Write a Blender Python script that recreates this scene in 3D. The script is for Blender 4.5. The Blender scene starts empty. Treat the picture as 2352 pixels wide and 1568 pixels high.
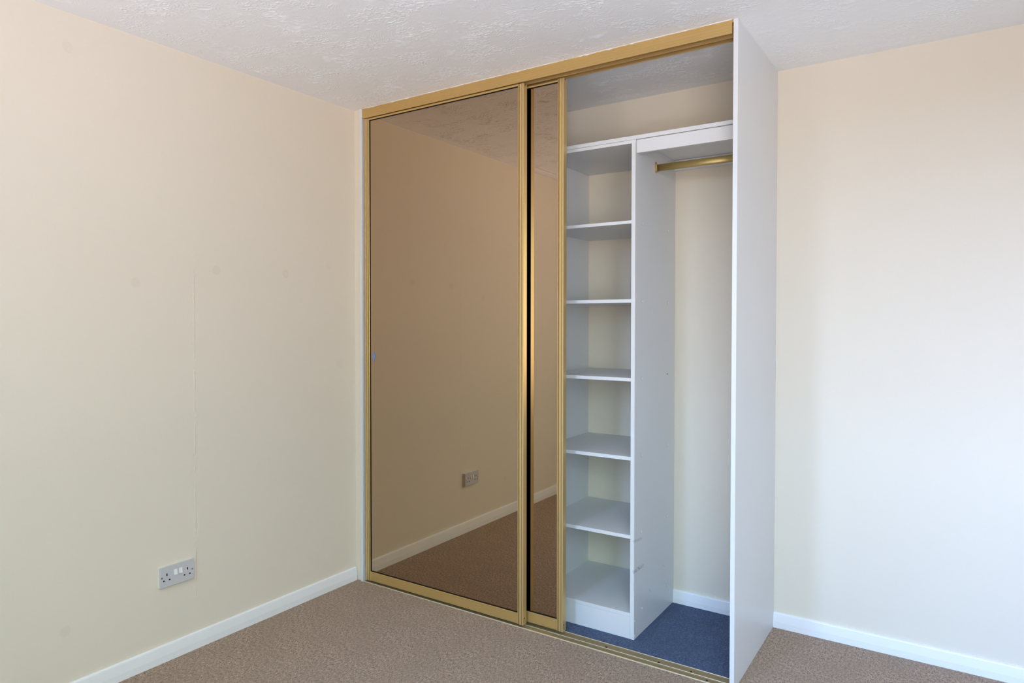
import bpy, bmesh, math, random
from mathutils import Vector
random.seed(7)
SC = bpy.context.scene
COL = SC.collection

# ------------------------------------------------------------------ camera
PW, F_PX, PU, PV = 2352.0, 1613.9, 1024.37, 765.68
cam_d = bpy.data.cameras.new('camera')
cam = bpy.data.objects.new('camera', cam_d)
COL.objects.link(cam)
cam_d.sensor_fit = 'HORIZONTAL'
cam_d.sensor_width = 36.0
cam_d.lens = F_PX / PW * 36.0
cam_d.shift_x = (1176 - PU) / PW
cam_d.shift_y = -(784 - PV) / PW
cam_d.clip_start = 0.02
yaw, pitch, roll = 0.632, 0.0185, -0.0011
from mathutils import Matrix
fw = Vector((-math.sin(yaw) * math.cos(pitch), math.cos(yaw) * math.cos(pitch), -math.sin(pitch)))
r0 = Vector((math.cos(yaw), math.sin(yaw), 0.0))
u0 = r0.cross(fw)
rt = math.cos(roll) * r0 + math.sin(roll) * u0
up = -math.sin(roll) * r0 + math.cos(roll) * u0
M = Matrix((rt, up, -fw)).transposed().to_4x4()
M.translation = Vector((2.401, -2.5196, 1.2766))
cam.matrix_world = M
SC.camera = cam

# ------------------------------------------------------------------ light and exposure
H = 2.3            # ceiling height
D = 0.6386         # wall behind the wardrobe
YW = -2.8          # window wall
XR = 3.62          # right wall (out of frame)
WINS = [(0.90, 1.25, 0.70, 2.15), (2.30, 3.50, 0.70, 2.15)]     # window openings x0, x1, z0, z1

# outdoors seen through the windows: rows = azimuth (left, ahead, right of the window wall, as seen
# looking out along -Y with +X on the "right" row), columns = far ground, near-horizon ground, low sky, high sky
OUTDOORS = [
    [(2.0, 3.2, 8.3), (1.2, 1.0, 1.0), (16.2, 21.8, 35.8), (7.7, 15.8, 35.1)],
    [(12.6, 14.6, 19.0), (6.4, 5.6, 5.2), (13.8, 19.0, 29.4), (9.1, 18.0, 33.8)],
    [(23.4, 22.6, 26.0), (13.2, 12.4, 12.0), (6.4, 8.3, 7.3), (10.0, 14.6, 14.2)],
]
w = bpy.data.worlds.new('daylight')
SC.world = w
w.use_nodes = True
nt = w.node_tree
nt.nodes.clear()
def wmath(op, a_, b_=0.0, c_=0.0, clamp=False):
    nd = nt.nodes.new('ShaderNodeMath'); nd.operation = op; nd.use_clamp = clamp
    for s_, v in zip(nd.inputs, (a_, b_, c_)):
        if isinstance(v, bpy.types.NodeSocket): nt.links.new(v, s_)
        else: s_.default_value = v
    return nd.outputs[0]
tc = nt.nodes.new('ShaderNodeTexCoord')
sp = nt.nodes.new('ShaderNodeSeparateXYZ')
nt.links.new(tc.outputs['Generated'], sp.inputs[0])
el = wmath('MULTIPLY_ADD', sp.outputs['Z'], 0.5, 0.5)
hyp = wmath('SQRT', wmath('ADD', wmath('MULTIPLY', sp.outputs['X'], sp.outputs['X']), wmath('MULTIPLY', sp.outputs['Y'], sp.outputs['Y'])))
az = wmath('DIVIDE', sp.outputs['X'], wmath('MAXIMUM', hyp, 1e-4))
def elev_ramp(row):
    cr = nt.nodes.new('ShaderNodeValToRGB')
    st = [(-1.0, 0), (-0.40, 0), (-0.28, 1), (-0.02, 1), (0.02, 2), (0.24, 2), (0.36, 3), (1.0, 3)]
    e = cr.color_ramp.elements
    e[0].position = 0.0; e[0].color = (*row[0], 1); e[1].position = 1.0; e[1].color = (*row[3], 1)
    for z_, i_ in st[1:-1]:
        k = e.new(z_ * 0.5 + 0.5); k.color = (*row[i_], 1)
    nt.links.new(el, cr.inputs[0])
    return cr.outputs[0]
def wmix(f, a_, b_):
    nd = nt.nodes.new('ShaderNodeMix'); nd.data_type = 'RGBA'
    nt.links.new(f, nd.inputs[0]); nt.links.new(a_, nd.inputs[6]); nt.links.new(b_, nd.inputs[7])
    return nd.outputs[2]
rows = [elev_ramp(r_) for r_ in OUTDOORS]
m1 = wmix(wmath('MULTIPLY_ADD', az, 1 / 0.5, 0.45 / 0.5, clamp=True), rows[0], rows[1])
m2 = wmix(wmath('MULTIPLY_ADD', az, 1 / 0.5, -0.05 / 0.5, clamp=True), m1, rows[2])
bg = nt.nodes.new('ShaderNodeBackground')
nt.links.new(m2, bg.inputs[0])
ow = nt.nodes.new('ShaderNodeOutputWorld')
nt.links.new(bg.outputs[0], ow.inputs[0])

for W_ in WINS:        # portals guide the daylight sampling through each opening
    pl = bpy.data.lights.new('window_portal', 'AREA')
    pl.shape = 'RECTANGLE'; pl.size = W_[1] - W_[0]; pl.size_y = W_[3] - W_[2]
    pl.cycles.is_portal = True
    po = bpy.data.objects.new('window_portal', pl)
    COL.objects.link(po)
    po.location = ((W_[0] + W_[1]) / 2, YW - 0.06, (W_[2] + W_[3]) / 2)
    po.rotation_euler = (math.pi / 2, 0, 0)     # the portal faces +Y, into the room

SC.view_settings.view_transform = 'Standard'
SC.view_settings.look = 'None'
SC.view_settings.gamma = 1.0
SC.view_settings.use_curve_mapping = False
SC.view_settings.exposure = -0.04
SC.cycles.max_bounces = 10
SC.cycles.diffuse_bounces = 6
SC.cycles.glossy_bounces = 6
SC.cycles.blur_glossy = 0.6
SC.cycles.use_denoising = True
SC.cycles.sample_clamp_indirect = 8.0

# ------------------------------------------------------------------ node helpers
class NT:
    def __init__(self, name):
        self.m = bpy.data.materials.new(name)
        self.m.use_nodes = True
        self.t = self.m.node_tree
        self.t.nodes.clear()
        self.out = self.t.nodes.new('ShaderNodeOutputMaterial')
        self.b = self.t.nodes.new('ShaderNodeBsdfPrincipled')
        self.t.links.new(self.b.outputs[0], self.out.inputs[0])
        self._co = None
    def n(self, typ, **kw):
        nd = self.t.nodes.new(typ)
        for k_, v in kw.items():
            setattr(nd, k_, v)
        return nd
    def put(self, sock, v):
        if isinstance(v, bpy.types.NodeSocket):
            self.t.links.new(v, sock)
        else:
            if isinstance(v, (tuple, list)) and len(v) == 3 and sock.type == 'RGBA':
                v = (*v, 1.0)
            sock.default_value = v
    def co(self):
        if self._co is None:
            self._co = self.n('ShaderNodeTexCoord').outputs['Object']
        return self._co
    def math(self, op, a, b=0.0, c=None, clamp=False):
        nd = self.n('ShaderNodeMath', operation=op, use_clamp=clamp)
        self.put(nd.inputs[0], a); self.put(nd.inputs[1], b)
        if c is not None: self.put(nd.inputs[2], c)
        return nd.outputs[0]
    def vmath(self, op, a, b=(0, 0, 0), out=0):
        nd = self.n('ShaderNodeVectorMath', operation=op)
        self.put(nd.inputs[0], a); self.put(nd.inputs[1], b)
        return nd.outputs[out]
    def scale(self, v, s):
        nd = self.n('ShaderNodeVectorMath', operation='SCALE')
        self.put(nd.inputs[0], v); self.put(nd.inputs['Scale'], s)
        return nd.outputs[0]
    def sep(self, v):
        nd = self.n('ShaderNodeSeparateXYZ'); self.put(nd.inputs[0], v)
        return nd.outputs
    def comb(self, x, y, z):
        nd = self.n('ShaderNodeCombineXYZ')
        for i, a in enumerate((x, y, z)): self.put(nd.inputs[i], a)
        return nd.outputs[0]
    def noise(self, scale, detail=2.0, rough=0.5, v=None, color=False, dist=0.0):
        nd = self.n('ShaderNodeTexNoise')
        self.put(nd.inputs['Vector'], v if v is not None else self.co())
        nd.inputs['Scale'].default_value = scale
        nd.inputs['Detail'].default_value = detail
        nd.inputs['Roughness'].default_value = rough
        nd.inputs['Distortion'].default_value = dist
        return nd.outputs['Color' if color else 'Fac']
    def range(self, v, a, b, c=0.0, d=1.0, smooth=True):
        nd = self.n('ShaderNodeMapRange', clamp=True)
        if smooth: nd.interpolation_type = 'SMOOTHSTEP'
        self.put(nd.inputs[0], v)
        for i, q in enumerate((a, b, c, d)): self.put(nd.inputs[i + 1], q)
        return nd.outputs[0]
    def mix(self, f, a, b):
        nd = self.n('ShaderNodeMix', data_type='RGBA')
        self.put(nd.inputs[0], f); self.put(nd.inputs[6], a); self.put(nd.inputs[7], b)
        return nd.outputs[2]
    def bump(self, h, strength=0.3, dist=0.002):
        nd = self.n('ShaderNodeBump')
        self.put(nd.inputs['Strength'], strength)
        nd.inputs['Distance'].default_value = dist
        self.put(nd.inputs['Height'], h)
        self.t.links.new(nd.outputs[0], self.b.inputs['Normal'])
    def set(self, color=None, rough=None, metal=None, spec=None):
        if color is not None: self.put(self.b.inputs['Base Color'], color)
        if rough is not None: self.put(self.b.inputs['Roughness'], rough)
        if metal is not None: self.put(self.b.inputs['Metallic'], metal)
        if spec is not None: self.put(self.b.inputs['Specular IOR Level'], spec)
        return self
    def seg(self, co, a, b, wdt):
        """1 near the segment a-b, 0 further than wdt; axis-aligned components of co used as given"""
        d = tuple(q - p for p, q in zip(a, b))
        L2 = sum(c * c for c in d)
        ap = self.vmath('SUBTRACT', co, a)
        t = self.math('DIVIDE', self.vmath('DOT_PRODUCT', ap, d, out=1), L2, clamp=True)
        q = self.scale(d, t)
        dist = self.vmath('LENGTH', self.vmath('SUBTRACT', ap, q), out=1)
        return self.range(dist, wdt * 0.4, wdt, 1.0, 0.0)

def mat_plain(name, color, rough=0.5, metal=0.0, spec=0.5, var=0.03, vscale=6.0, bump=0.0, bscale=400.0):
    m = NT(name)
    nz = m.noise(vscale, 3)
    dark = tuple(c * (1 - var) for c in color); lite = tuple(min(1, c * (1 + var)) for c in color)
    m.set(m.mix(nz, dark, lite), rough, metal, spec)
    if bump: m.bump(m.noise(bscale, 2), bump, 0.0005)
    return m.m

WALL = (0.775, 0.695, 0.562)

def mat_wall(name, crack=False):
    m = NT(name)
    c = m.co()
    col = m.mix(m.noise(1.3, 3), tuple(q * 0.985 for q in WALL), tuple(min(1, q * 1.015) for q in WALL))
    hgt = m.math('ADD', m.math('MULTIPLY', m.noise(420, 3), 0.25), m.math('MULTIPLY', m.noise(45, 3), 0.6))
    if crack:
        for (y, z, r, s) in ((-1.135, 1.4155, 0.021, 0.10), (-0.793, 1.479, 0.021, 0.14), (-0.436, 1.484, 0.021, 0.11),
                             (-1.365, 2.185, 0.020, 0.08), (-1.3935, 0.24, 0.020, 0.10), (-0.174, 1.535, 0.022, 0.05),
                             (-0.104, 1.07, 0.022, 0.06)):
            dist = m.vmath('LENGTH', m.vmath('SUBTRACT', c, (0.0, y, z)), out=1)
            k_ = m.range(dist, r * 0.82, r, s, 0.0)
            col = m.mix(k_, col, tuple(q * 0.55 for q in WALL))
        s = m.sep(c)
        wob = m.math('MULTIPLY', m.math('SUBTRACT', m.noise(14, 4, 0.7, v=m.comb(0.0, 0.0, s[2])), 0.5), 0.012)
        yy = m.math('ABSOLUTE', m.math('ADD', m.math('ADD', s[1], 0.896), wob))
        line = m.range(yy, 0.0005, 0.0055, 1.0, 0.0)
        gap = m.range(m.noise(13, 4, v=m.comb(0.0, 3.0, s[2])), 0.42, 0.58)
        zone = m.math('MULTIPLY', m.range(s[2], 1.45, 1.6, 1.0, 0.0), m.range(s[2], 0.12, 0.2))
        flake = m.math('MULTIPLY', m.range(yy, 0.004, 0.05, 1.0, 0.0), m.range(m.noise(60, 3), 0.56, 0.66))
        line = m.math('MULTIPLY', m.math('MULTIPLY', line, gap), zone)
        flake = m.math('MULTIPLY', m.math('MULTIPLY', flake, 0.35), zone)
        hgt = m.math('ADD', hgt, m.math('MULTIPLY', m.math('ADD', line, flake), 3.6))
    m.set(col, 0.62, 0.0, 0.3)
    m.bump(hgt, 0.35, 0.0012)
    return m.m

def mat_ceiling():
    m = NT('swirled_artex_plaster')
    c = m.co()
    warp = m.scale(m.vmath('SUBTRACT', m.noise(5.0, 3, color=True), (0.5, 0.5, 0.5)), 0.16)
    cw = m.vmath('ADD', c, warp)
    def fan(off, sc, freq):
        vo = m.n('ShaderNodeTexVoronoi', feature='F1')
        m.put(vo.inputs['Vector'], m.vmath('ADD', cw, off)); vo.inputs['Scale'].default_value = sc
        cen = m.vmath('SUBTRACT', vo.outputs['Position'], off)
        ctr = m.vmath('ADD', cen, m.scale(m.vmath('SUBTRACT', vo.outputs['Color'], (0.5, 0.5, 0.5)), 0.16))
        d = m.vmath('SUBTRACT', cw, ctr)
        ds = m.sep(d)
        rr = m.vmath('LENGTH', m.comb(ds[0], m.math('MULTIPLY', ds[1], 1.5), 0.0), out=1)
        ph = m.math('ADD', m.math('MULTIPLY', rr, freq), m.math('MULTIPLY', m.noise(22, 2), 7.0))
        return m.math('MULTIPLY_ADD', m.math('SINE', ph), 0.5, 0.5)
    r1 = fan((0.0, 0.0, 0.0), 5.2, 760.0)
    r2 = fan((3.7, 1.9, 0.0), 4.4, 620.0)
    sel = m.range(m.noise(5.5, 2), 0.44, 0.56)
    a = m.math('ADD', m.math('MULTIPLY', r1, sel), m.math('MULTIPLY', r2, m.math('SUBTRACT', 1.0, sel)))
    thin = m.range(m.noise(38, 3), 0.40, 0.68)
    ridge = m.math('MULTIPLY', m.math('POWER', a, 2.5), m.math('MULTIPLY_ADD', thin, 0.8, 0.2))
    amp = m.range(m.noise(6.5, 3, 0.65), 0.40, 0.66, 0.12, 0.9)
    # rough torn peaks where the brush lifted off
    mv = m.n('ShaderNodeMapping'); m.put(mv.inputs[0], c); mv.inputs['Scale'].default_value = (0.6, 1.25, 1.0)
    vn = m.math('ABSOLUTE', m.math('SUBTRACT', m.noise(58, 2, 0.5, v=mv.outputs[0], dist=0.9), 0.5))
    peaks = m.math('MULTIPLY', m.range(vn, 0.0, 0.075, 1.0, 0.0), m.range(m.noise(60, 2, v=m.vmath('ADD', c, (3.3, 7.7, 0.0))), 0.36, 0.56))
    pm = m.range(m.noise(6.5, 2, v=m.vmath('ADD', c, (9.1, 4.2, 0.0))), 0.47, 0.60)
    h = m.math('ADD', m.math('MULTIPLY', ridge, amp), m.math('MULTIPLY', m.math('MULTIPLY', peaks, pm), 0.72))
    s = m.sep(c)
    edge = m.math('MULTIPLY', m.range(s[0], 0.012, 0.06),
                  m.range(m.math('SUBTRACT', D, s[1]), 0.012, 0.05))
    h = m.math('MULTIPLY', h, edge)
    h = m.math('ADD', h, m.math('MULTIPLY', m.noise(300, 2), 0.06))
    m.set(m.mix(m.noise(2.0, 3), (0.905, 0.90, 0.895), (0.93, 0.925, 0.92)), 0.7, 0.0, 0.25)
    dn = m.n('ShaderNodeDisplacement')
    m.put(dn.inputs['Height'], h); dn.inputs['Midlevel'].default_value = 0.0; dn.inputs['Scale'].default_value = 0.0022
    m.t.links.new(dn.outputs[0], m.out.inputs['Displacement'])
    m.m.displacement_method = 'DISPLACEMENT'
    return m.m

def mat_carpet(name, dark, mid, lite, fs, bs=0.9):
    m = NT(name)
    mv = m.n('ShaderNodeMapping'); m.put(mv.inputs[0], m.co()); mv.inputs['Scale'].default_value = (1.15, 0.62, 1.0)
    n1 = m.noise(fs, 3, 0.75, v=mv.outputs[0])
    n2 = m.noise(fs * 0.33, 2, 0.6, v=mv.outputs[0])
    n3 = m.noise(7.0, 3)
    a = m.math('ADD', m.math('MULTIPLY', n1, 0.70), m.math('MULTIPLY', n2, 0.30))
    c1 = m.mix(m.range(a, 0.40, 0.5), dark, mid)
    c2 = m.mix(m.range(a, 0.50, 0.62), c1, lite)
    k_ = m.mix(m.range(n3, 0.35, 0.65, 0.0, 0.35), c2, tuple(q * 0.84 for q in mid))
    m.set(k_, 0.95, 0.0, 0.1)
    m.put(m.b.inputs['Sheen Weight'], 0.15)
    m.bump(m.math('ADD', n1, m.math('MULTIPLY', n2, 0.8)), bs, 0.004)
    return m.m

def mat_melamine(name, scuffs=(), chip=False):
    m = NT(name)
    base = m.mix(m.noise(2.5, 3), (0.71, 0.71, 0.705), (0.74, 0.74, 0.735))
    c = m.co()
    cw = m.vmath('ADD', c, m.scale(m.vmath('SUBTRACT', m.noise(120, 3, color=True), (0.5, 0.5, 0.5)), 0.012))
    for a, b, wd, st in scuffs:
        k_ = m.math('MULTIPLY', m.seg(cw, a, b, wd), m.range(m.noise(190, 3, 0.7), 0.38, 0.6, 0.0, st))
        base = m.mix(k_, base, (0.16, 0.155, 0.15))
    if scuffs:
        k_ = m.math('MULTIPLY', m.range(m.noise(95, 2, 0.5), 0.755, 0.80), 0.4)
        base = m.mix(k_, base, (0.25, 0.23, 0.2))
    if chip:
        s = m.sep(cw)
        box = m.math('MULTIPLY', m.range(s[0], 0.3735, 0.3765), m.range(m.math('ADD', s[2], m.math('MULTIPLY', s[1], 0.5)), 0.4955, 0.4985))
        k_ = m.math('MULTIPLY', box, m.range(m.noise(210, 3, 0.7), 0.47, 0.55))
        base = m.mix(k_, base, (0.22, 0.14, 0.09))
    m.set(base, 0.38, 0.0, 0.45)
    m.bump(m.noise(900, 2), 0.06, 0.0004)
    return m.m

def mat_gold(name, base, rough, axis='Z', metal=0.5):
    m = NT(name)
    mv = m.n('ShaderNodeMapping'); m.put(mv.inputs[0], m.co())
    sc = {'X': (1.5, 700, 700), 'Z': (700, 700, 1.5)}[axis]
    mv.inputs['Scale'].default_value = sc
    st = m.noise(1.0, 3, 0.6, v=mv.outputs[0])
    wear = m.range(m.noise(60, 4, 0.7), 0.66, 0.78, 0.0, 0.25)
    col = m.mix(st, tuple(q * 0.92 for q in base), tuple(min(1, q * 1.06) for q in base))
    col = m.mix(wear, col, tuple(q * 0.72 for q in base))
    m.set(col, m.math('MULTIPLY_ADD', st, 0.10, rough - 0.05), metal)
    m.bump(st, 0.05, 0.0003)
    return m.m

def mat_mirror():
    m = NT('bronze_tinted_mirror')
    c = m.co()
    dust = m.range(m.noise(150, 3, 0.6), 0.70, 0.80, 0.0, 0.02)
    m.set(m.mix(dust, (0.50, 0.385, 0.275), (0.6, 0.55, 0.5)), m.math('MULTIPLY', dust, 0.5), 1.0)
    return m.m

M_WALL_L = mat_wall('cream_wall_paint_with_cracked_seam', True)
M_WALL = mat_wall('cream_wall_paint')
M_CEIL = mat_ceiling()
M_CARPET = mat_carpet('beige_fleck_carpet', (0.105, 0.072, 0.050), (0.41, 0.285, 0.197), (0.74, 0.53, 0.385), 340)
M_BLUE = mat_carpet('blue_grey_carpet', (0.023, 0.038, 0.085), (0.052, 0.086, 0.180), (0.135, 0.20, 0.36), 420)
M_GLOSS = mat_plain('white_gloss_paint', (0.86, 0.85, 0.83), 0.32, var=0.015, bump=0.04, bscale=60)
M_MEL = mat_melamine('white_melamine')
M_MEL_S = mat_melamine('white_melamine_scuffed', (
    ((0.4336, -0.008, 0.3945), (0.4336, 0.078, 0.3873), 0.008, 0.55),
    ((0.4336, -0.0005, 0.2735), (0.4336, 0.10, 0.2713), 0.010, 0.7),
    ((0.4336, 0.17, 0.150), (0.4336, 0.185, 0.138), 0.004, 0.4),
    ((0.4336, 0.33, 0.21), (0.4336, 0.36, 0.19), 0.003, 0.3)))
M_MEL_C = mat_melamine('white_melamine_chipped', chip=True)
M_EDGE = mat_plain('worn_edge_glue', (0.50, 0.39, 0.29), 0.7, var=0.3, vscale=90)
M_GOLD = mat_gold('gold_anodised_aluminium', (0.67, 0.475, 0.205), 0.36, 'Z', 0.5)
M_GOLD_D = mat_plain('gold_groove_shade_and_grime', (0.40, 0.25, 0.085), 0.5, metal=0.3, var=0.2, vscale=30)  # recess shade put into the brown of the grooves, along with grime
M_GOLDX = mat_gold('gold_anodised_aluminium_rail', (0.64, 0.425, 0.158), 0.38, 'X', 0.55)
M_PALE = mat_gold('worn_pale_gold', (0.74, 0.64, 0.41), 0.38, 'X', 0.4)
M_GROOVE = mat_plain('dirty_shaded_track_channel', (0.31, 0.225, 0.115), 0.5, metal=0.3, var=0.25, vscale=40)  # part dirt, part shade of the recess put into the colour
M_BRASS = mat_gold('brushed_brass', (0.56, 0.41, 0.16), 0.40, 'X', 0.8)
M_MIRROR = mat_mirror()
M_BLACK = mat_plain('black_rubber', (0.004, 0.004, 0.0045), 0.55, spec=0.2)
M_BACK = mat_plain('black_backing_and_gap_shade', (0.006, 0.005, 0.005), 0.7, spec=0.1)  # backing of the glass; on the stile backs it paints the gap's shade
M_PLASTIC = mat_plain('white_socket_plastic', (0.585, 0.565, 0.56), 0.35, var=0.03, vscale=30)
M_PLASTIC2 = mat_plain('white_rocker_plastic', (0.82, 0.82, 0.79), 0.35)
M_CREAMPL = mat_plain('cream_pattress_plastic', (0.80, 0.77, 0.68), 0.4)
M_HOLE = mat_plain('socket_hole_dark', (0.008, 0.009, 0.015), 0.6, spec=0.2)
M_SCREW = mat_plain('grey_steel_screw', (0.30, 0.29, 0.27), 0.45, metal=0.8)
M_TAPE = mat_plain('blue_tape', (0.16, 0.26, 0.50), 0.55, var=0.06, vscale=60)
M_TAPE_B = mat_plain('dark_tape_edge', (0.03, 0.03, 0.045), 0.6)
M_RIM = mat_plain('grey_cap_rim', (0.33, 0.31, 0.29), 0.6)  # darker grey ring round each screw cap
M_FRAME = mat_plain('white_window_plastic', (0.8, 0.8, 0.8), 0.35)

# ------------------------------------------------------------------ mesh helpers
def link(name, bm, mats, parent=None, loc=None, smooth=False):
    me = bpy.data.meshes.new(name)
    bmesh.ops.recalc_face_normals(bm, faces=bm.faces[:])
    if smooth:
        for f in bm.faces: f.smooth = True
    bm.to_mesh(me); bm.free()
    for m_ in (mats if isinstance(mats, (list, tuple)) else [mats]): me.materials.append(m_)
    o = bpy.data.objects.new(name, me)
    COL.objects.link(o)
    if parent is not None:
        o.parent = parent
        if loc is None:
            # vertices are given in world space: keep them there
            me.transform(Matrix.Translation(-parent.location))
    if loc is not None: o.location = loc
    return o

def box(bm, x0, x1, y0, y1, z0, z1, bev=0.0, seg=2):
    r = bmesh.ops.create_cube(bm, size=1.0)
    vs = r['verts']
    bmesh.ops.scale(bm, vec=(x1 - x0, y1 - y0, z1 - z0), verts=vs)
    bmesh.ops.translate(bm, vec=((x0 + x1) / 2, (y0 + y1) / 2, (z0 + z1) / 2), verts=vs)
    if bev > 0:
        es = list({e_ for v in vs for e_ in v.link_edges})
        bmesh.ops.bevel(bm, geom=es, offset=bev, segments=seg, profile=0.5, affect='EDGES')
    return vs

def mkbox(name, d, mats, parent=None, bev=0.0006, seg=2):
    bm = bmesh.new(); box(bm, *d, bev=bev, seg=seg)
    return link(name, bm, mats, parent)

def prism(bm, pts, a, b, axis):
    """closed 2D outline extruded from a to b along axis; outline axes: Z->(x,y), X->(y,z), Y->(x,z)"""
    def P(p, t):
        return {'Z': (p[0], p[1], t), 'X': (t, p[0], p[1]), 'Y': (p[0], t, p[1])}[axis]
    v0 = [bm.verts.new(P(p, a)) for p in pts]
    v1 = [bm.verts.new(P(p, b)) for p in pts]
    n = len(pts)
    for i in range(n):
        j = (i + 1) % n
        bm.faces.new((v0[i], v0[j], v1[j], v1[i]))
    bm.faces.new(v0); bm.faces.new(list(reversed(v1)))

def mkprism(name, pts, a, b, axis, mats, parent=None):
    bm = bmesh.new(); prism(bm, pts, a, b, axis)
    return link(name, bm, mats, parent)

def disc(bm, c, axis, r, depth, n=20, ry=None, dome=0.0):
    """short cylinder standing on c along +axis (signed), radii r, ry"""
    ry = ry or r
    ax = {'X': 0, 'Y': 1}[axis[-1]]; sg = -1 if axis[0] == '-' else 1
    rings = [(1.0, 0.0), (1.0, depth * 0.6), (0.86, depth)] + ([(0.5, depth + dome)] if dome else [])
    vr = []
    for k_, h in rings:
        ring = []
        for i in range(n):
            t = 2 * math.pi * i / n
            p = [0, 0, 0]; p[ax] = c[ax] + sg * h
            o1 = 1 - ax
            p[o1] = c[o1] + r * k_ * math.cos(t); p[2] = c[2] + ry * k_ * math.sin(t)
            ring.append(bm.verts.new(p))
        vr.append(ring)
    for a, b in zip(vr, vr[1:]):
        for i in range(n):
            j = (i + 1) % n
            bm.faces.new((a[i], a[j], b[j], b[i]))
    bm.faces.new(vr[0]); bm.faces.new(vr[-1])

def empty(name, loc, label, cat, group=None):
    o = bpy.data.objects.new(name, None)
    COL.objects.link(o); o.location = loc
    o.empty_display_size = 0.05
    o['label'] = label; o['category'] = cat
    if group: o['group'] = group
    return o

def struct(o):
    o['kind'] = 'structure'
    return o

def tag(o, label, cat, group=None):
    o['label'] = label; o['category'] = cat
    if group: o['group'] = group
    return o

# ------------------------------------------------------------------ room shell
T = 0.12
struct(mkbox('floor', (-T, XR + T, YW - T, D + T, -0.10, 0.0), M_CARPET, bev=0))

def make_ceiling():
    """slab whose underside is a fine grid over the part near the wardrobe, so the plaster relief is real"""
    import numpy as np
    gx = np.concatenate([[-T], np.arange(0.0, 2.70, 0.0020), [XR + T]])
    gy = np.concatenate([[YW - T, -2.2], np.arange(-1.56, D, 0.0019), [D, D + T]])
    nx, ny = len(gx), len(gy)
    X, Y = np.meshgrid(gx, gy, indexing='ij')
    co = np.stack([X.ravel(), Y.ravel(), np.full(nx * ny, H)], 1)
    i, j = np.meshgrid(np.arange(nx - 1), np.arange(ny - 1), indexing='ij')
    a = (i * ny + j).ravel()
    q = np.stack([a, a + 1, a + ny + 1, a + ny], 1)          # wound so that the normal points down
    n0 = len(co)
    top = np.array([[-T, YW - T, H + 0.12], [XR + T, YW - T, H + 0.12], [XR + T, D + T, H + 0.12], [-T, D + T, H + 0.12]])
    co = np.concatenate([co, top])
    q = np.concatenate([q, [[n0, n0 + 1, n0 + 2, n0 + 3]]])
    me = bpy.data.meshes.new('ceiling')
    me.vertices.add(len(co)); me.vertices.foreach_set('co', co.astype('f').ravel())
    me.loops.add(q.size); me.loops.foreach_set('vertex_index', q.astype('i').ravel())
    me.polygons.add(len(q)); me.polygons.foreach_set('loop_start', np.arange(0, q.size, 4, dtype='i'))
    me.update(calc_edges=True)
    me.polygons.foreach_set('use_smooth', np.ones(len(q), dtype=bool))
    me.materials.append(M_CEIL)
    o = bpy.data.objects.new('ceiling', me); COL.objects.link(o)
    return o
struct(make_ceiling())
struct(mkbox('wall_left', (-T, 0.0, YW - T, D + T, 0.0, H), M_WALL_L, bev=0))
struct(mkbox('wall_back', (0.0, XR, D, D + T, 0.0, H), M_WALL, bev=0))
struct(mkbox('wall_right', (XR, XR + T, YW - T, D + T, 0.0, H), M_WALL, bev=0))
bm = bmesh.new()
xs = 0.0
for W_ in WINS:
    box(bm, xs, W_[0], YW - T, YW, 0.0, H)
    box(bm, W_[0], W_[1], YW - T, YW, 0.0, W_[2])
    box(bm, W_[0], W_[1], YW - T, YW, W_[3], H)
    xs = W_[1]
box(bm, xs, XR, YW - T, YW, 0.0, H)
struct(link('wall_front', bm, M_WALL))
fy0, fy1 = YW - 0.115, YW - 0.085
for i_, W_ in enumerate(WINS):
    wn = bpy.data.objects.new('window_%d' % (i_ + 1), None); COL.objects.link(wn); wn.location = (W_[0], fy0, W_[2]); struct(wn)
    bm = bmesh.new()
    for (a, b, c, d_) in ((W_[0], W_[0] + 0.03, W_[2], W_[3]), (W_[1] - 0.03, W_[1], W_[2], W_[3]),
                          (W_[0] + 0.03, W_[1] - 0.03, W_[2], W_[2] + 0.03), (W_[0] + 0.03, W_[1] - 0.03, W_[3] - 0.03, W_[3])):
        box(bm, a, b, fy0, fy1, c, d_)
    link('window_frame', bm, M_FRAME, wn)
    mkbox('window_sill', (W_[0] - 0.04, W_[1] + 0.04, YW - 0.06, YW + 0.10, W_[2] - 0.025, W_[2] - 0.001), M_FRAME, wn, 0.004)

# skirting boards: square lower half, slanted upper face and a thin rounded top
def skirt_pts(face, back, s):
    """(offset, z) outline; face/back are coordinates across, s = +1 when the face looks to +"""
    t = abs(face - back)
    o = lambda q: back + s * q
    return [(o(0), 0.0), (o(t), 0.0), (o(t), 0.0250), (o(t - 0.0042), 0.0565), (o(t - 0.0055), 0.0605),
            (o(t - 0.009), 0.0625), (o(0), 0.0628)]
struct(mkprism('baseboard_left', skirt_pts(0.0142, 0.0, 1), YW, -0.002, 'Y', M_GLOSS))
bm = bmesh.new()
def skb(bm, x0, x1): prism(bm, skirt_pts(D - 0.0142, D, -1), x0, x1, 'X')
skb(bm, 1.7845, XR)
struct(link('baseboard_back', bm, M_GLOSS))
bm = bmesh.new(); skb(bm, 1.3652, 1.7682)
o = struct(link('baseboard_back_closet', bm, M_GLOSS))
# painted nib of wall between the left wall and the wardrobe
struct(mkbox('trim_1', (0.0, 0.0396, 0.0021, 0.05, 0.0, H), M_WALL, bev=0.0015))

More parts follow.
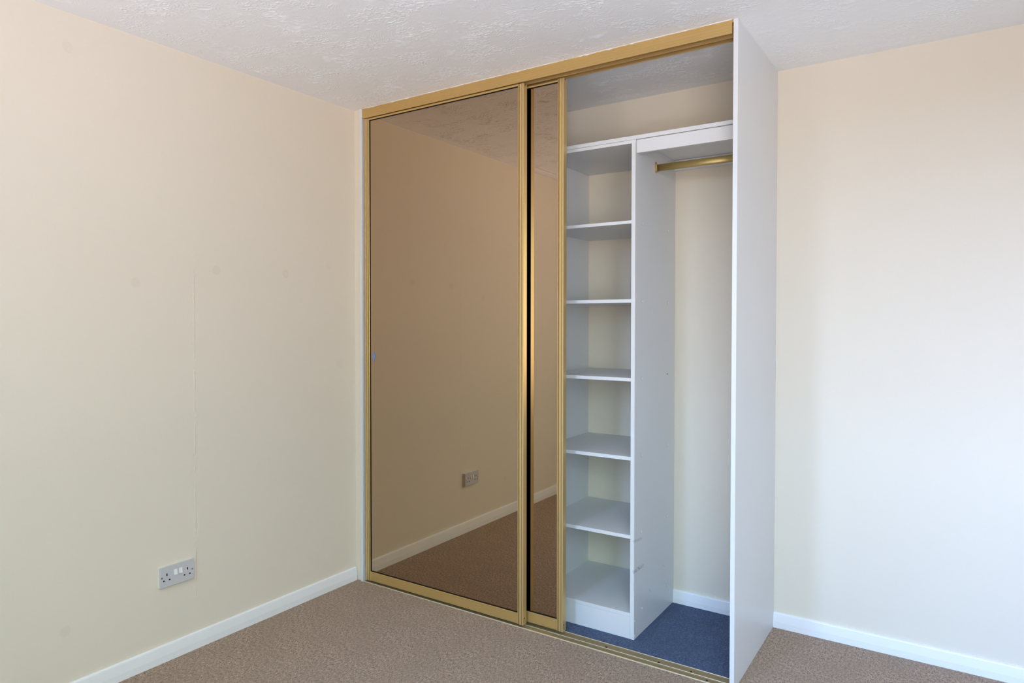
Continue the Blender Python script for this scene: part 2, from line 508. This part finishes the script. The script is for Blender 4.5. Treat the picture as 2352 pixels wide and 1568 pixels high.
# bead of white filler along the top of the gold track
bm = bmesh.new()
N = 150; prev = None
for i in range(N + 1):
    x = 0.057 + (1.7635 - 0.057) * i / N
    hgt = 0.0016 + 0.0010 * random.random() + (0.0026 * random.random() if random.random() < 0.14 else 0)
    dep = 0.0010 + 0.0008 * random.random()
    ring = [bm.verts.new((x, 0.001, H)), bm.verts.new((x, 0.0 - dep - 0.004, H)), bm.verts.new((x, 0.0 - dep, H - hgt * 0.55)),
            bm.verts.new((x, -0.0004, H - hgt)), bm.verts.new((x, 0.001, H - hgt))]
    if prev:
        for a in range(5):
            b = (a + 1) % 5
            bm.faces.new((prev[a], prev[b], ring[b], ring[a]))
    else: bm.faces.new(ring)
    prev = ring
bm.faces.new(list(reversed(prev)))
struct(link('trim_2', bm, M_GLOSS, smooth=True))

# ------------------------------------------------------------------ wardrobe shell
XE0, XE1 = 1.7687, 1.7841
tag(mkbox('wardrobe_end_panel', (XE0, XE1, -0.0003, D - 0.0002, 0.0, H - 0.0005), M_MEL, bev=0.0008),
    'tall white end panel closing the open right side of the wardrobe', 'wardrobe panel')
tag(mkbox('wardrobe_liner_panel', (0.0399, 0.0548, -0.0045, 0.10, 0.0, H - 0.0005), M_MEL, bev=0.0008),
    'narrow white upright board between left wall and gold mirror door', 'wardrobe panel')
bm = bmesh.new()
box(bm, 0.0552, 1.7685, 0.0705, D, 0.0, 0.004)
tag(link('closet_carpet', bm, M_BLUE), 'blue-grey carpet covering the floor inside the open wardrobe', 'carpet')

# top track ---------------------------------------------------------
tt = empty('top_track', (0.056, 0.0, H), 'gold ridged track along the ceiling above the sliding mirror doors', 'door track')
fz0, fz1 = 2.2522, 2.2990
fp = [(0.0030, fz0), (0.0007, fz0), (0.0, fz0 + 0.0008)]
for g in (0.22, 0.44, 0.66, 0.86):
    zc = fz0 + (fz1 - fz0) * g
    fp += [(0.0, zc - 0.0007), (0.0003, zc - 0.0003), (0.0003, zc + 0.0003), (0.0, zc + 0.0007)]
fp += [(0.0, fz1), (0.0030, fz1)]
mkprism('fascia', fp, 0.0556, 1.7640, 'X', M_GOLDX, tt)
cp = [(0.0032, 2.2992), (0.0032, 2.2900), (0.0360, 2.2900), (0.0360, 2.2535), (0.0350, 2.2515), (0.0360, 2.2504), (0.0385, 2.2504), (0.0385, 2.2900),
      (0.0755, 2.2900), (0.0755, 2.2535), (0.0745, 2.2527), (0.0755, 2.2516), (0.0780, 2.2516), (0.0780, 2.2992)]
mkprism('channel', cp, 0.0556, 1.7683, 'X', M_GOLDX, tt)

# floor track -------------------------------------------------------
ft = empty('floor_track', (0.056, 0.0, 0.0), 'double-channel gold floor track under the sliding mirror doors', 'door track')
tp = [(-0.0016, 0.0), (-0.0016, 0.0022), (-0.0008, 0.0034), (0.0014, 0.0034), (0.0018, 0.0010), (0.0262, 0.0010), (0.0263, 0.0050),
      (0.0267, 0.0060), (0.0290, 0.0060), (0.0294, 0.0050), (0.0295, 0.0010), (0.0660, 0.0010), (0.0661, 0.0050), (0.0665, 0.0060), (0.0688, 0.0060),
      (0.0692, 0.0050), (0.0693, 0.0042), (0.0705, 0.0040), (0.0705, 0.0)]
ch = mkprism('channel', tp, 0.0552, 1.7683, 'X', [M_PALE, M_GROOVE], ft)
for f in ch.data.polygons:            # channel floors and ridge flanks darkened: grime plus painted-in shade
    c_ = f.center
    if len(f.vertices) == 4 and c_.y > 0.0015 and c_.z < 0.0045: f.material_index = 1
for sx, sy in ((1.2978, 0.0445), (1.5061, 0.0445), (1.6246, 0.0445), (1.6888, 0.0150)):
    bm = bmesh.new()
    bmesh.ops.create_cone(bm, cap_ends=True, segments=14, radius1=0.0042, radius2=0.003, depth=0.0012)
    bmesh.ops.translate(bm, vec=(sx, sy, 0.0021), verts=bm.verts[:])
    link('screw', bm, M_HOLE, ft)

# ------------------------------------------------------------------ sliding mirror doors
def stile_pts(x0, x1, y0, y1, ridge_left):
    w_ = x1 - x0
    prof = [(0.0, 0.0008), (0.0008, 0.0), (0.0036, 0.0), (0.0040, 0.0045), (0.0076, 0.0050), (0.0082, 0.0008), (0.0092, 0.0004), (0.0178, 0.0005),
            (0.0181, 0.0040), (0.0193, 0.0040), (0.0197, 0.0002), (0.0208, 0.0), (w_ - 0.0012, 0.0), (w_, 0.0012)]
    if ridge_left: f = [(x0 + a, y0 + b) for a, b in prof]
    else: f = [(x1 - a, y0 + b) for a, b in reversed(prof)]
    return f + [(x1, y1), (x0, y1)]

def make_door(name, label, x0, x1, y, z0, z1, rail_top, tr_bot):
    """x0/x1 outer edges; y front of the stiles"""
    sw, dp = 0.0268, 0.0286
    t = empty(name, (x0, y, z0), label, 'sliding door', 'gold-framed sliding mirror doors')
    for nm, a, b, rl in (('stile', x0, x0 + 0.0300, False), ('stile', x1 - sw, x1, True)):
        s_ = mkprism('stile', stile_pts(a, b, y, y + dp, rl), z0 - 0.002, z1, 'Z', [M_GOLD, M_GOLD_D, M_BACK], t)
        for f in s_.data.polygons:        # painted groove shade with grime; gap darkness painted black on the back
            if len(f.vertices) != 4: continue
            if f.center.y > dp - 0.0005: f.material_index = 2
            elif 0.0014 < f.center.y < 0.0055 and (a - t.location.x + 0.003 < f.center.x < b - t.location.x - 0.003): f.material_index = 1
        if rl:
            for (c, r_, rz) in (((x1 - 0.0003, y + 0.0107, z0 + 0.0245), 0.0030, 0.0052), ((x1 - 0.0003, y + 0.0103, z0 + 0.0135), 0.0014, 0.0019),
                                ((x1 - 0.0003, y + 0.0140, z1 - 0.0045), 0.0026, 0.0034)):
                b2 = bmesh.new(); disc(b2, c, '+X', r_, 0.0006, 18, rz)
                h_ = link('adjuster_hole', b2, M_HOLE)  # dark disc drawn in place of a hole in the stile side
                h_.data.transform(Matrix.Translation(-t.location)); h_.parent = s_
    ix0, ix1 = x0 + 0.0300, x1 - sw
    # bottom rail: flat face with a rolled lip along its top
    rp = [(y + dp - 0.004, z0), (y + 0.0014, z0), (y + 0.0006, z0 + 0.001), (y + 0.0006, rail_top - 0.0060), (y - 0.0002, rail_top - 0.0050), (y - 0.0006, rail_top - 0.0030),
          (y - 0.0002, rail_top - 0.0008), (y + 0.0010, rail_top), (y + 0.0016, rail_top - 0.0006), (y + dp - 0.004, rail_top - 0.0006)]
    mkprism('bottom_rail', rp, ix0 + 0.0002, ix1 - 0.0002, 'X', M_GOLDX, t)
    q = tr_bot
    up_ = [(y + dp - 0.004, q + 0.0104), (y + 0.0030, q + 0.0104), (y + 0.0022, q + 0.0098), (y + 0.0012, q + 0.0082), (y - 0.0002, q + 0.0062), (y - 0.0005, q + 0.0042),
           (y + 0.0000, q + 0.0018), (y + 0.0014, q), (y + 0.0024, q + 0.0002), (y + dp - 0.004, q + 0.0002)]
    mkprism('top_rail', up_, ix0 + 0.0002, ix1 - 0.0002, 'X', M_GOLDX, t)
    # rubber seal round the glass
    bm = bmesh.new()
    g = 0.0024
    za, zb = rail_top - 0.0006, q + 0.0002
    box(bm, ix0 + 0.0001, ix0 + g, y + 0.0040, y + 0.0064, za, zb)
    box(bm, ix1 - 0.0014, ix1 - 0.0001, y + 0.0045, y + 0.0064, za, zb)
    box(bm, ix0 + g, ix1 - 0.0014, y + 0.0022, y + 0.0064, za, za + 0.0020)
    box(bm, ix0 + g, ix1 - 0.0014, y + 0.0034, y + 0.0064, zb - 0.0028, zb)
    link('seal', bm, M_BLACK, t)
    bm = bmesh.new()
    box(bm, ix0 + 0.0001, ix1 - 0.0001, y + 0.0066, y + 0.0102, za, zb)
    for f in bm.faces: f.material_index = 0 if f.calc_center_median().y < y + 0.0067 else 1
    link('mirror', bm, [M_MIRROR, M_BACK], t)
    bm = bmesh.new()
    box(bm, ix0 + 0.0001, ix1 - 0.0001, y + 0.0104, y + 0.0285, za, zb)
    link('backing', bm, M_BACK, t)
    return t
d1 = make_door('mirror_door', 'wider bronze mirror door in gold frame, in front beside left wall', 0.0659, 0.9491, 0.002, 0.0129, 2.2479, 0.0578, 2.2400)
d2 = make_door('mirror_door', 'narrow visible strip of rear bronze mirror door beside the open shelves', 0.2280, 1.1110, 0.041, 0.0129, 2.2474, 0.0585, 2.2360)
bm = bmesh.new()
box(bm, 1.0800, 1.0830, 0.0450, 0.0500, 0.0018, 0.0129, 0.0006)
o = link('guide_pin', bm, M_SCREW, d2)

# ------------------------------------------------------------------ shelf tower
yP = 0.1595
TW0, TW1, P0, P1 = 0.9310, 0.9459, 1.3478, 1.3646
tw = empty('shelf_tower', (TW0, yP, 0.004), 'white open shelf tower standing inside the wardrobe on blue carpet', 'shelf unit')
mkbox('side_panel', (TW0, TW1, yP, D - 0.0014, 0.004, 1.9738), M_MEL, tw)
mkbox('side_panel', (P0, P1, yP, D - 0.0016, 0.004, 1.9876), M_MEL_S, tw)
mkbox('top_panel', (TW0, P0 - 0.0002, yP + 0.0003, D - 0.0005, 1.9740, 1.9870), M_MEL, tw)
for i, (zb, zt) in enumerate(((1.6591, 1.6719), (1.3463, 1.3603), (1.0338, 1.0478), (0.7187, 0.7335), (0.4057, 0.4203), (0.0934, 0.1077))):
    mkbox('shelf', (TW1 + 0.0002, P0 - 0.0002, yP + 0.0002, D - 0.0015, zb, zt), M_MEL_C if i == 4 else M_MEL, tw, bev=0.0008)
mkbox('plinth', (TW1 + 0.0002, P0 - 0.0006, yP + 0.0012, yP + 0.0162, 0.004, 0.0928), M_MEL, tw)
bm = bmesh.new()
box(bm, TW0, P1 - 0.003, yP + 0.0001, yP + 0.01, 1.98705, 1.9876)
box(bm, P1 - 0.0013, P1 - 0.0004, yP - 0.0001, yP + 0.0006, 0.20, 1.975)
o = link('glue_line', bm, M_EDGE, tw); o['label'] = 'thin brown worn glue line'
for (py, pz) in ((0.2366, 1.666), (0.5414, 1.6674), (0.2368, 1.3532), (0.5425, 1.3521), (0.2349, 1.0414), (0.2355, 0.7301), (0.541, 0.7282),
                 (0.5425, 0.4151), (0.236, 0.4177), (0.5497, 0.1046), (0.2477, 0.1024), (0.1668, 0.0779), (0.1672, 0.0170), (0.5427, 1.977)):
    bm = bmesh.new()
    disc(bm, (P1 - 0.0002, py, pz), '+X', 0.0074, 0.0005, 20)
    nf = len(bm.faces)
    disc(bm, (P1 - 0.0002, py, pz), '+X', 0.0064, 0.0014, 20, dome=0.0004)
    bm.faces.ensure_lookup_table()
    for f in bm.faces[:nf]: f.material_index = 1
    link('screw_cap', bm, [M_PLASTIC2, M_RIM], tw)
bm = bmesh.new(); disc(bm, (P1 - 0.0003, 0.5389, 1.041), '+X', 0.0045, 0.0005, 14)
o = link('screw_hole', bm, M_HOLE, tw); o['label'] = 'dark screw hole with its cap missing'

# long shelf ---------------------------------------------------------
ls = empty('top_shelf', (0.056, yP, 1.988), 'long white shelf above the shelf tower and the hanging rail', 'shelf')
mkbox('board', (0.0560, XE0 - 0.0004, yP, D - 0.0006, 1.9880, 2.0032), M_MEL, ls)
mkbox('front_rail', (P1 + 0.0010, XE0 - 0.0006, 0.1676, 0.1815, 1.9355, 1.9868), M_MEL, ls)
mkbox('rear_batten', (P1 + 0.0006, XE0 - 0.0006, D - 0.0192, D - 0.0006, 1.9420, 1.9872), M_MEL, ls)

# hanging rail -------------------------------------------------------
hr = empty('hanging_rail', (P1, 0.3845, 1.913), 'brushed brass oval clothes rail under the long white shelf', 'clothes rail')
bm = bmesh.new(); pts = []
for i in range(32):
    t = 2 * math.pi * i / 32
    cx_, cz_ = math.cos(t), math.sin(t)
    pts.append((0.3845 + 0.0078 * math.copysign(abs(cx_) ** 0.9, cx_), 1.9131 + 0.0145 * math.copysign(abs(cz_) ** 0.8, cz_)))
prism(bm, pts, P1 + 0.0030, XE0 - 0.003, 'X')
rod = link('rod', bm, M_BRASS, hr)
for f in rod.data.polygons:
    if len(f.vertices) == 4: f.use_smooth = True
def bracket(xw, s):
    bm = bmesh.new()
    # wall plate, a tall rounded oval with a lug at its top
    pl_ = []
    for i in range(36):
        t = 2 * math.pi * i / 36
        pl_.append((0.3845 + 0.0125 * math.cos(t), 1.9165 + 0.0225 * math.copysign(abs(math.sin(t)) ** 0.85, math.sin(t))))
    prism(bm, pl_, xw, xw + s * 0.0022, 'X')
    # cup holding the rod: open-topped U
    outer, inner = [], []
    for i in range(19):
        t = math.pi + math.pi * i / 18
        outer.append((0.3845 + 0.0112 * math.cos(t), 1.9085 + 0.0128 * math.sin(t)))
        inner.append((0.3845 + 0.0084 * math.cos(t), 1.9085 + 0.0098 * math.sin(t)))
    outer = [(outer[0][0], 1.9270)] + outer + [(outer[-1][0], 1.9160)]
    inner = [(inner[0][0], 1.9270)] + inner + [(inner[-1][0], 1.9160)]
    prism(bm, outer + list(reversed(inner)), xw + s * 0.0020, xw + s * 0.0095, 'X')
    link('rail_bracket', bm, M_BRASS, hr)
bracket(P1 + 0.0001, 1)
bracket(XE0 - 0.0001, -1)

# ------------------------------------------------------------------ double socket on the left wall
so = empty('double_socket', (0.0, -0.986, 0.3194), 'white double power socket with two rocker switches on left wall', 'power socket')
mkbox('back_box', (0.0, 0.0084, -1.0582, -0.9140, 0.2812, 0.3576), M_CREAMPL, so, bev=0.0016, seg=3)
mkbox('faceplate', (0.0086, 0.0162, -1.0589, -0.9133, 0.2805, 0.3583), M_PLASTIC, so, bev=0.0022, seg=3)
XF = 0.0161
for yc in (-0.9953, -0.9738):
    bm = bmesh.new()
    a, b = yc - 0.0066, yc + 0.0066
    prism(bm, [(XF, 0.3185), (XF + 0.0042, 0.3185), (XF + 0.0046, 0.3195), (XF + 0.0012, 0.3390), (XF, 0.3390)], a, b, 'Y')
    link('rocker_switch', bm, M_PLASTIC2, so)
for yc in (-1.0510, -0.9228):
    bm = bmesh.new(); disc(bm, (XF, yc, 0.3196), '+X', 0.0037, 0.0006, 18)
    link('screw', bm, M_SCREW, so)
for (yc, zc, hw, hh) in ((-1.0304, 0.3276, 0.0024, 0.0046), (-0.9440, 0.3270, 0.0024, 0.0046),
                         (-1.0431, 0.3066, 0.0034, 0.0024), (-1.0195, 0.3066, 0.0034, 0.0024), (-0.9566, 0.3055, 0.0034, 0.0024), (-0.9338, 0.3053, 0.0034, 0.0024)):
    mkbox('pin_slot', (XF - 0.0006, XF + 0.0003, yc - hw, yc + hw, zc - hh, zc + hh), M_HOLE, so, bev=0)

# ------------------------------------------------------------------ scrap of blue tape on the wide mirror
bm = bmesh.new()
pts = [(0.1118, 1.1130), (0.1150, 1.1215), (0.1190, 1.1250), (0.1240, 1.1190), (0.1300, 1.1115), (0.1275, 1.1040), (0.1240, 1.0900), (0.1222, 1.0780),
       (0.1180, 1.0785), (0.1130, 1.0850), (0.1115, 1.0960), (0.1128, 1.1040)]
prism(bm, pts, 0.0072, 0.0085, 'Y')
tag(link('tape_scrap', bm, M_TAPE), 'small torn scrap of blue tape stuck on the left edge of the mirror', 'tape')
